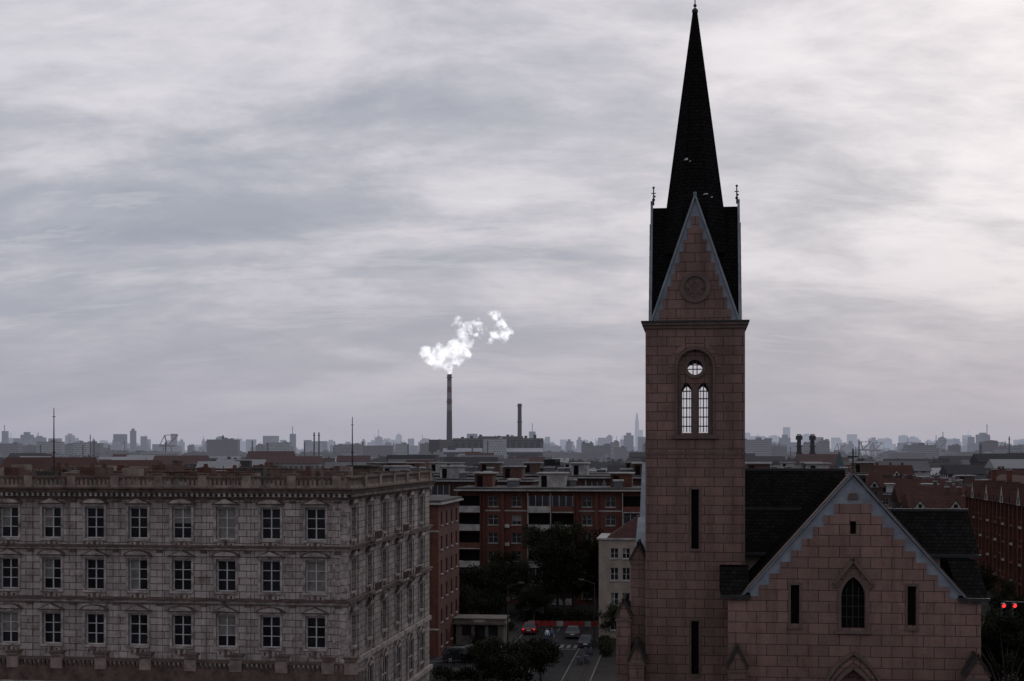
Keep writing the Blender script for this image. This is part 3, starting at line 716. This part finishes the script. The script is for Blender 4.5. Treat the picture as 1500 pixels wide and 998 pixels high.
# ================================================================== TREES
leafA=M_plain('foliage_dark',(.015,.016,.010),.9,.4,2,spec=.03); leafB=M_plain('foliage_mid',(.026,.027,.017),.9,.4,2,spec=.03); bark=M_plain('bark',(.05,.04,.034),.95,.4,4)
def tree_mesh(seed,h,cr,nleaf=8200):
    g=random.Random(seed); t=MB(); th=h*.32
    t.tube((0,0,0),(.1,0,th),.22,.15,bark,8)
    cls=[]
    for k in range(13):
        a=g.uniform(0,6.28); r=cr*g.uniform(.35,.85); z=h*g.uniform(.38,.92)
        mid=(r*.4*math.cos(a),r*.4*math.sin(a),th+(z-th)*.5); end=(r*math.cos(a),r*math.sin(a),z)
        t.tube((.1,0,th*g.uniform(.8,1)),mid,.1,.06,bark,5); t.tube(mid,end,.06,.02,bark,5)
        for j in range(4): cls.append((end[0]+g.gauss(0,.7),end[1]+g.gauss(0,.7),min(h,end[2]+g.gauss(0,.6)),g.uniform(.6,1.25)))
    for j in range(8): cls.append((g.gauss(0,cr*.25),g.gauss(0,cr*.25),h*g.uniform(.5,1),g.uniform(.6,1.1)))
    per=nleaf//len(cls)
    for (x,y,z,r) in cls:
        mt=leafA if g.random()<.6 else leafB
        for q in range(per):
            d=Vector((g.gauss(0,1),g.gauss(0,1),g.gauss(0,.8))).normalized()*r*g.random()**.4
            p=Vector((x,y,z))+d
            u=Vector((g.gauss(0,1),g.gauss(0,1),g.gauss(0,1))).normalized(); v=u.orthogonal().normalized()
            s_=g.uniform(.09,.19)
            t.add([p-u*s_,p+v*s_*.6,p+u*s_,p-v*s_*.6],[(0,1,2,3)],mt)
    return t.mesh('tree',False)
TM=[tree_mesh(1,10.5,4.2),tree_mesh(2,8.5,3.6),tree_mesh(3,6,3.0,6000)]
def tree(i,X,Y,s=1,rz=0,sz=None):
    o=bpy.data.objects.new('broadleaf_tree',TM[i]); scene.collection.objects.link(o); o.location=(X,Y,0); o.scale=(s,s,sz or s); o.rotation_euler=(0,0,rz)
for a_ in((0,4.8,206,1.15,0),(0,9.0,209,1.18,2),(1,1.2,203,.95,1),(1,7.5,202,1.15,3),(1,12.5,206,1.2,4),(2,-2.5,204,1.2,.4),(2,-4.8,208,1.1,2),(2,-6.5,203,1.1,5),(1,-1,210,1,5),(0,6.8,213,1.2,1),
          (2,-1.6,141,.82,0),(2,1.2,143,.78,2),(2,-3.2,146,.75,4),(2,3.0,146,.7,3),(0,41,118,1.0,1),(0,45,124,1.0,3),(1,38.5,121,1.1,4),(0,52,138,.85,2),(1,57,152,.8,.5),
          (1,63,168,.8,3),(1,68,196,.7,1),(2,70,215,1,2),(1,52,150,.8,5),(1,50,215,.9,.6),(2,13.5,176,.8,1),(2,-9,183,1.1,2),(0,30,250,1.1,0),(0,-12,250,1,1),(2,64,240,1.1,1),(2,-3,191,.8,3),(2,3,198,.8,1),(2,-6,190,.9,.3),(2,-8,196,1,.3)):
    tree(*a_)
hm=MB(); g=random.Random(9)
for (x0,y0,x1,y1,hh) in((-9,188,0,189,1.6),(2,200,14,199,1.6),(-8,149,2,147,1.3),(44,160,62,168,2.2),(11,165,11.5,176,1.2)):
    for q in range(2600):
        f=g.random(); p=Vector((x0+(x1-x0)*f+g.gauss(0,.3),y0+(y1-y0)*f+g.gauss(0,.5),hh*g.random()**.6*(.8+.25*math.sin(f*23))))
        u=Vector((g.gauss(0,1),g.gauss(0,1),g.gauss(0,1))).normalized(); v=u.orthogonal().normalized(); s_=g.uniform(.1,.2)
        hm.add([p-u*s_,p+v*s_*.6,p+u*s_,p-v*s_*.6],[(0,1,2,3)],leafA if g.random()<.6 else leafB)
hm.obj('hedge',recalc=False)

# ================================================================== DISTANT TREES AND CITY
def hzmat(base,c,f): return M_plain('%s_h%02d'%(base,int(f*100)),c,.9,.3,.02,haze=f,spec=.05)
def winmat(nm,wall,f,bw=3.2,bh=3.0):
    if nm in MATS: return MATS[nm]
    return M_block(nm,(.015,.016,.02),(.03,.03,.034),wall,bw,bh,.75,rough=.8,stain=.1,haze=f,bstr=0,streak=.1,spec=.1)
tb=MB(); g=random.Random(21)
def clump(X,Y,w,h,mt,n,s):
    for q in range(n):
        a=g.uniform(0,6.28); rr=g.random()**.5
        p=Vector((X+w*rr*math.cos(a),Y+w*rr*math.sin(a),h*(.15+.85*g.random()*math.sqrt(max(0,1-rr*rr*.8)))))
        u=Vector((g.gauss(0,1),g.gauss(0,.6),g.gauss(0,1))).normalized(); v=u.orthogonal().normalized(); k=s*g.uniform(.6,1.3)
        tb.add([p-u*k,p+v*k*.7,p+u*k,p-v*k*.7],[(0,1,2,3)],mt)
for (Ya,Yb,cnt,n,s) in((420,700,150,80,.7),(700,1200,340,50,1.1),(1200,2000,560,36,1.9),(2000,3600,680,26,3.2)):
    for q in range(cnt):
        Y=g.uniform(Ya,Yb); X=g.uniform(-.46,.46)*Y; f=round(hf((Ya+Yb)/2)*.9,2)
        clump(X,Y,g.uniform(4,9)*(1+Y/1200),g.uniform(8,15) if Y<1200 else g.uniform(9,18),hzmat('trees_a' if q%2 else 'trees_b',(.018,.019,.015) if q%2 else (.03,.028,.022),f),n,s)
tb.obj('distant_trees',recalc=False)
ct=MB(); g=random.Random(31)
walls=[(.15,.13,.12),(.10,.05,.04),(.27,.26,.26),(.12,.09,.08),(.18,.17,.165)]
def block(X,Y,w,d,h,f,i,roof='flat'):
    wm=winmat('cityblock%d_%02d'%(i,int(f*100)),walls[i],f)
    ct.box(X-w/2,X+w/2,Y,Y+d,0,h,wm)
    ri=g.choice([0,1,1,2,2,2,3])
    rm=hzmat('cityroof%d'%ri,[(.12,.115,.12),(.07,.034,.028),(.045,.042,.043),(.27,.27,.275)][ri],f)
    if roof=='flat':
        ct.box(X-w/2-.4,X+w/2+.4,Y-.4,Y+d+.4,h,h+.5,rm)
        for _ in range(g.randrange(5)):
            q=g.uniform(-.45,.35)*w; ww=g.uniform(2,w*.15+2.5); ct.box(X+q,X+q+ww,Y+d*.3,Y+d*.7,h+.5,h+g.uniform(1.5,3.8),rm if g.random()<.5 else wm)
    else: ct.pyz([(Y-.8,h),(Y+d+.8,h),(Y+d/2,h+d*.33)],X-w/2-.5,X+w/2+.5,rm)
for q in range(110):
    Y=g.uniform(430,760); X=g.uniform(-.44,.46)*Y; 
    if X>50 and Y<520: continue
    block(X,Y,g.uniform(12,34),g.uniform(10,14),g.uniform(8,18),.02,g.randrange(5),'flat' if (g.random()<.55 and X<80) else 'p')
for q in range(320):
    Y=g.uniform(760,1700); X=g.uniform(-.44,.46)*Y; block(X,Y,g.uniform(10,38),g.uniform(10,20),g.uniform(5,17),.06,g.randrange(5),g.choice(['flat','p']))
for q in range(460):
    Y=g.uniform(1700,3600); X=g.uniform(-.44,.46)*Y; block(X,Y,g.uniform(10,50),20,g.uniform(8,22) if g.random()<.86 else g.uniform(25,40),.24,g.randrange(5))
ct.obj('distant_housing',recalc=False)
sk=MB(); g=random.Random(44)
def tower(X,Y,w,h,f,m_=None):
    mt=m_ or hzmat('skyline%d'%g.randrange(3),g.choice([(.10,.11,.13),(.16,.16,.17),(.05,.055,.07)]),f)
    sk.box(X-w/2,X+w/2,Y,Y+w,0,h,mt)
    if g.random()<.5: sk.box(X-w*.25,X+w*.25,Y+w*.2,Y+w*.7,h,h+g.uniform(3,10),mt)
    if g.random()<.2: sk.box(X-.9,X+.9,Y,Y+1.6,h,h+g.uniform(12,30),mt)
cl=[g.uniform(-.42,.46) for _ in range(26)]
for q in range(820):
    Y=g.uniform(3600,7200)
    t_=g.uniform(-.42,.46) if g.random()<.5 else g.choice(cl)+g.gauss(0,.012)
    h=g.uniform(16,46) if g.random()<.85 else g.uniform(50,76)
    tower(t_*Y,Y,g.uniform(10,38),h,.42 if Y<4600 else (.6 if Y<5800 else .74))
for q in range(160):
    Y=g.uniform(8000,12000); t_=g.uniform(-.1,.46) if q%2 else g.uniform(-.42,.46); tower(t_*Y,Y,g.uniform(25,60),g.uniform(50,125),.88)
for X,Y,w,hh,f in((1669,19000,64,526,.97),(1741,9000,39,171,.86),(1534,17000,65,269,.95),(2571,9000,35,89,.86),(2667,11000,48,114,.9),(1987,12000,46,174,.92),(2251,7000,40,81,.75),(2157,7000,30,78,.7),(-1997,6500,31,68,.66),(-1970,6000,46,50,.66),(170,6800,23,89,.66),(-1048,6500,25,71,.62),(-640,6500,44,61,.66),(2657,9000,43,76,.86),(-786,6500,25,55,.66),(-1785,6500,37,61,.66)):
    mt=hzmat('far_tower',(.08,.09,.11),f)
    if hh>500:
        sk.cyl(X,Y,0,24+(hh-24)*.72,w*.55,w*.42,mt,12); sk.cyl(X,Y,24+(hh-24)*.72,hh,w*.42,w*.12,mt,12)
    else: sk.box(X-w/2,X+w/2,Y,Y+w,0,hh,mt)
sk.obj('distant_city_skyline',recalc=False)
g=random.Random(77)
stk=[(-498,2450,50,1.8),(-306,2200,52,1.5),(-300,2210,52,1.5),(-262,2500,40,1.5),(-420,2300,40,1.3),(-395,2300,36,1.3),(-190,2600,36,1.4),(-640,3000,44,1.6),(-175,3000,38,1.5),(520,2400,38,1.4),(610,2500,42,1.4),(330,2300,36,1.2),(-560,2300,38,1.3),(-350,2400,38,1.2)]
for k in range(26):
    Y=g.uniform(1500,3200); stk.append((g.uniform(-.36,.36)*Y,Y,g.uniform(28,42),g.uniform(.5,1.2)))
for X,Y,zt_,r in stk:
    s_=MB(); s_.cyl(0,0,0,zt_,r,r*.7,hzmat('stack',(.035,.028,.028),.14),10); s_.cyl(0,0,zt_*.9,zt_*.92,r*1.3,r*1.3,hzmat('stack',(.035,.028,.028),.14),10); s_.obj('factory_stack',(X,Y,0))
for X in(161.5,169):
    s_=MB(); mt=hzmat('boilerstack',(.025,.022,.024),.04); pl=hzmat('boilertop',(.35,.34,.3),.04)
    s_.cyl(0,0,0,31.5,1.3,1.2,mt,14)
    for z in(22,26,30): s_.cyl(0,0,z,z+.5,2.0,2.0,mt,14)
    s_.cyl(0,0,30.5,32.2,1.9,1.9,mt,14); s_.cyl(0,0,32.2,33.2,1.3,1.3,pl,14)
    for a in range(4): s_.tube((3*math.cos(a*1.57+.78),3*math.sin(a*1.57+.78),0),(1.3*math.cos(a*1.57+.78),1.3*math.sin(a*1.57+.78),26),.2,.15,mt,5)
    s_.obj('boiler_chimney',(X,800,0))
def crane(X,Y,h,mt):
    s_=MB(); r=h*.026
    for dx in(-h*.22,h*.22): s_.tube((dx,0,0),(dx*.6,0,h*.6),r,r,mt,5)
    s_.tube((-h*.3,0,h*.6),(h*.3,0,h*.6),r*1.4,r*1.4,mt,5); s_.tube((0,0,h*.6),(-h*.1,0,h),r,r,mt,5); s_.tube((0,0,h*.6),(h*.4,0,h*1.02),r,r,mt,5); s_.tube((-h*.1,0,h),(h*.4,0,h*1.02),r*.5,r*.5,mt,5); s_.tube((-h*.1,0,h),(-h*.3,0,h*.6),r*.6,r*.6,mt,5)
    s_.obj('harbour_crane',(X,Y,0))
cm=hzmat('crane_red',(.12,.05,.045),.28)
for X,Y,h in((740,3000,42),(765,3000,40),(835,3000,40),(915,3050,44),(985,2950,42),(-727,3000,56),(1020,3000,40),(690,3000,38),(880,3000,38),(-980,3000,40)): crane(X,Y,h,cm)
dm=hzmat('dome_white',(.5,.5,.51),.1)
for X,Y,r in((-528,1500,9),(-518,1480,9),(-508,1500,8),(-262,1500,8),(30,900,9)):
    s_=MB(); s_.sphere((0,0,0),r,dm,20,.8); s_.cyl(0,0,-6,1.2,r+.3,r+.2,dm,20); s_.obj('dome_tent',(X,Y,6))
s_=MB(); cp=hzmat('copper_green',(.04,.065,.075),.03); s_.cyl(0,0,0,14,3,3,hzmat('steeple_wall',(.15,.08,.06),.03),8); s_.cyl(0,0,14,23.6,3.3,.1,cp,8); s_.obj('copper_steeple',(99,430,0))

# ================================================================== POWER STATION
fz=.12
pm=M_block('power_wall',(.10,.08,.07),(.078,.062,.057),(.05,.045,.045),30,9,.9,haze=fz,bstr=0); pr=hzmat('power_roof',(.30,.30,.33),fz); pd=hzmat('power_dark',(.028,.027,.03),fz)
pw=empty('power_station',(0,2500,0))
s_=MB()
s_.box(-146,-104.01,0,60,0,43,pm); s_.box(-104,55,0,60,0,45.5,pm); s_.box(-146,-128,-2,-.01,0,43,pd)
for k in range(14): s_.box(-100+k*11,-94+k*11,-1.5,-.01,18,38,pd)
s_.box(-104,55,-1,-.02,40,42,pd); s_.box(-60,20,10,50,45.5,49,pm)
s_.box(-118,50,-40,-8,0,22,pd); s_.pyz([(-42,21),(-6,21),(-20,28)],-120,54,pr)
s_.box(-112,-98,-30,-10,22,33,pd)
for k in range(9): s_.box(-90+k*16,-85+k*16,12,20,45.5,48+k%3*2,pd)
s_.obj('turbine_hall',parent=pw)
s_=MB(); red=hzmat('stack_red',(.12,.045,.04),.12); wh=hzmat('stack_white',(.20,.18,.18),.12); gr=hzmat('stack_grey',(.07,.060,.062),.12)
def stack(cx,top,rt,rb,bands):
    z=0
    while z<top-1:
        z1=min(top,z+10.5); f0=rb+(rt-rb)*z/top; f1=rb+(rt-rb)*z1/top
        k=int((top-z)/10.5)
        mt=(red if k%2==0 else wh) if k<6 and bands else gr
        s_.cyl(cx,10,z,z1,f0,f1,mt,20); z=z1
    for zz in(top*.7,top*.97): s_.cyl(cx,10,zz,zz+1.2,rt+1.6,rt+1.6,gr,20)
    s_.cyl(cx,10,top-.5,top+1.5,rt+.3,rt+.3,gr,20)
stack(-110.5,157,3.9,5.6,True)
stack(13.5,105,3.4,4.2,False)
s_.obj('chimneys',parent=pw)
# ---- steam plume (true volume)
K_=1.2
cs=[(0,3,6,2.2),(-3,11,10,2.2),(-12,19,13,2.1),(-25,24,12,2.0),(-34,32,9,1.7),(-15,31,13,2.0),(0,27,15,2.1),(11,24,13,2.0),(22,32,11,1.7),(8,42,11,1.6),(25,46,10,1.3),(18,60,10,1.1),(28,69,9,1.1),(42,73,9,1.0),(12,77,8,.95),(38,58,7,.8),
    (60,50,6,.7),(68,57,8,.95),(80,57,9,1.05),(88,63,7,.95),(78,72,9,1.0),(69,84,7,1.0),(61,91,6,.85),(50,64,5,.5)]
m_,nt,ns,lk=newmat('steam')
tc=N(ns,'ShaderNodeTexCoord')
wn=N(ns,'ShaderNodeTexNoise'); wn.inputs['Scale'].default_value=.07; wn.inputs['Detail'].default_value=3; lk.new(tc.outputs['Object'],wn.inputs['Vector'])
ws=N(ns,'ShaderNodeVectorMath',operation='SUBTRACT'); lk.new(wn.outputs['Color'],ws.inputs[0]); ws.inputs[1].default_value=(.5,.5,.5)
wm_=N(ns,'ShaderNodeVectorMath',operation='MULTIPLY_ADD'); lk.new(ws.outputs[0],wm_.inputs[0]); wm_.inputs[1].default_value=(18,18,18); lk.new(tc.outputs['Object'],wm_.inputs[2])
acc=None
for dx,dz,r,w in cs:
    dn=N(ns,'ShaderNodeVectorMath',operation='DISTANCE'); lk.new(wm_.outputs[0],dn.inputs[0]); dn.inputs[1].default_value=(dx*K_,0,dz*K_)
    v=mth(ns,lk,'MULTIPLY_ADD',dn.outputs['Value'],-w/(r*K_),w)
    acc=v if acc is None else mth(ns,lk,'MAXIMUM',acc,v)
nz=noise(ns,lk,tc.outputs['Object'],.10,7,.62)
fld=mth(ns,lk,'ADD',acc,mth(ns,lk,'MULTIPLY_ADD',nz,3.2,-1.66))
den=mth(ns,lk,'MULTIPLY',mth(ns,lk,'MINIMUM',mth(ns,lk,'MAXIMUM',fld,0),1),.32)
pv_=N(ns,'ShaderNodeVolumePrincipled'); pv_.inputs['Color'].default_value=(.98,.98,.99,1); lk.new(den,pv_.inputs['Density']); pv_.inputs['Anisotropy'].default_value=.1
# glow added in place of multiple scattering; its light and shade painted by noise
shade=ramp(ns,lk,noise(ns,lk,tc.outputs['Object'],.055,5,.6),[(.40,.30),(.60,.74)])
em=mth(ns,lk,'MULTIPLY',den,shade); lk.new(em,pv_.inputs['Emission Strength']); pv_.inputs['Emission Color'].default_value=(.95,.95,1,1)
o_=N(ns,'ShaderNodeOutputMaterial'); lk.new(pv_.outputs[0],o_.inputs['Volume'])
try: m_.cycles.volume_step_rate=.14
except Exception as ex: print(ex)
s_=MB(); s_.box(-62,122,-22,22,-1,125,m_); s_.obj('steam_plume',(-110.5,2510,158.6))

# ================================================================== SKY
w=bpy.data.worlds.new('World'); scene.world=w; w.use_nodes=True
nt=w.node_tree; ns,lk=nt.nodes,nt.links
for n_ in list(ns): ns.remove(n_)
tc=N(ns,'ShaderNodeTexCoord'); sp=N(ns,'ShaderNodeSeparateXYZ'); lk.new(tc.outputs['Generated'],sp.inputs[0])
z=mth(ns,lk,'MAXIMUM',sp.outputs[2],0.0)
zi=mth(ns,lk,'ADD',z,.30)
cb=N(ns,'ShaderNodeCombineXYZ'); lk.new(mth(ns,lk,'DIVIDE',sp.outputs[0],zi),cb.inputs[0]); lk.new(mth(ns,lk,'DIVIDE',sp.outputs[1],zi),cb.inputs[1])
v0=cb.outputs[0]
n1=noise(ns,lk,v0,2.7,12,.60,.25,(.95,1.5,1),R(10))
n2=noise(ns,lk,v0,1.1,5,.5,.2,(.8,1.9,1),R(-5),(3,1,0))
n3=noise(ns,lk,v0,8.0,9,.66,.3,(.9,1.5,1),R(16))
s1=mth(ns,lk,'ADD',mth(ns,lk,'MULTIPLY',n1,.48),mth(ns,lk,'MULTIPLY',n2,.38)); s1=mth(ns,lk,'ADD',s1,mth(ns,lk,'MULTIPLY',n3,.14))
cloud=ramp(ns,lk,s1,[(.40,(.36,.385,.455)),(.46,(.415,.435,.50)),(.50,(.485,.49,.555)),(.545,(.60,.59,.645)),(.61,(.73,.71,.755))])
n4=noise(ns,lk,v0,2.4,12,.64,.2,(1.0,4.2,1),0,(7.3,2.2,0))
edge=ramp(ns,lk,n4,[(.555,0.),(.60,.9),(.66,.35),(.74,.1)])
lowm=ramp(ns,lk,z,[(.03,0.),(.06,1.),(.16,1.),(.22,.0)])
cloud=mixc(ns,lk,mth(ns,lk,'MULTIPLY',mth(ns,lk,'MULTIPLY',edge,lowm),.35),cloud,(.67,.65,.695))
n5=noise(ns,lk,v0,1.3,8,.58,.3,(.8,2.2,1),0,(1.3,9.2,0))
dk=ramp(ns,lk,n5,[(.48,0.),(.62,1.)])
cloud=mixc(ns,lk,mth(ns,lk,'MULTIPLY',dk,.42),cloud,mixc(ns,lk,1,cloud,(.75,.78,.83),'MULTIPLY'))
dv=Vector((.42,1,.27)).normalized()
dt=N(ns,'ShaderNodeVectorMath',operation='DOT_PRODUCT'); lk.new(tc.outputs['Generated'],dt.inputs[0]); dt.inputs[1].default_value=dv
gl_=ramp(ns,lk,dt.outputs['Value'],[(.88,0.),(.96,.22),(1.,.85)])
cloud=mixc(ns,lk,mth(ns,lk,'MULTIPLY',gl_,ramp(ns,lk,s1,[(.42,.3),(.56,1.)])),cloud,(.91,.885,.92))
hzf=ramp(ns,lk,z,[(.0,1.),(.03,.8),(.09,.32),(.16,0.)])
cloud=mixc(ns,lk,hzf,cloud,(.395,.395,.47))
sky=N(ns,'ShaderNodeTexSky'); sky.sky_type='NISHITA'; sky.sun_disc=False; sky.sun_elevation=R(24); sky.sun_rotation=R(21.8); sky.air_density=1.5; sky.dust_density=3
skc=mixc(ns,lk,1,sky.outputs[0],(.06,.06,.07),'MULTIPLY')
fin=mixc(ns,lk,.95,skc,cloud)
bg=N(ns,'ShaderNodeBackground'); lk.new(fin,bg.inputs[0]); bg.inputs[1].default_value=1.0
o=N(ns,'ShaderNodeOutputWorld'); lk.new(bg.outputs[0],o.inputs[0])
sd=bpy.data.lights.new('sun','SUN'); sd.energy=.5; sd.angle=R(14); sd.color=(1,.95,.9)
so=bpy.data.objects.new('sun',sd); scene.collection.objects.link(so)
sdir=Vector((math.sin(R(21.8))*math.cos(R(24)),math.cos(R(21.8))*math.cos(R(24)),math.sin(R(24))))
so.rotation_euler=sdir.to_track_quat('Z','Y').to_euler()
# ================================================================== CAMERA
cd=bpy.data.cameras.new('camera'); cd.lens=50; cd.sensor_width=36; cd.shift_y=161/1500.; cd.clip_start=1; cd.clip_end=60000
co=bpy.data.objects.new('camera',cd); scene.collection.objects.link(co); co.location=(0,0,H); co.rotation_euler=(R(90),0,0)
scene.camera=co
scene.view_settings.view_transform='Standard'; scene.view_settings.look='None'; scene.view_settings.exposure=0
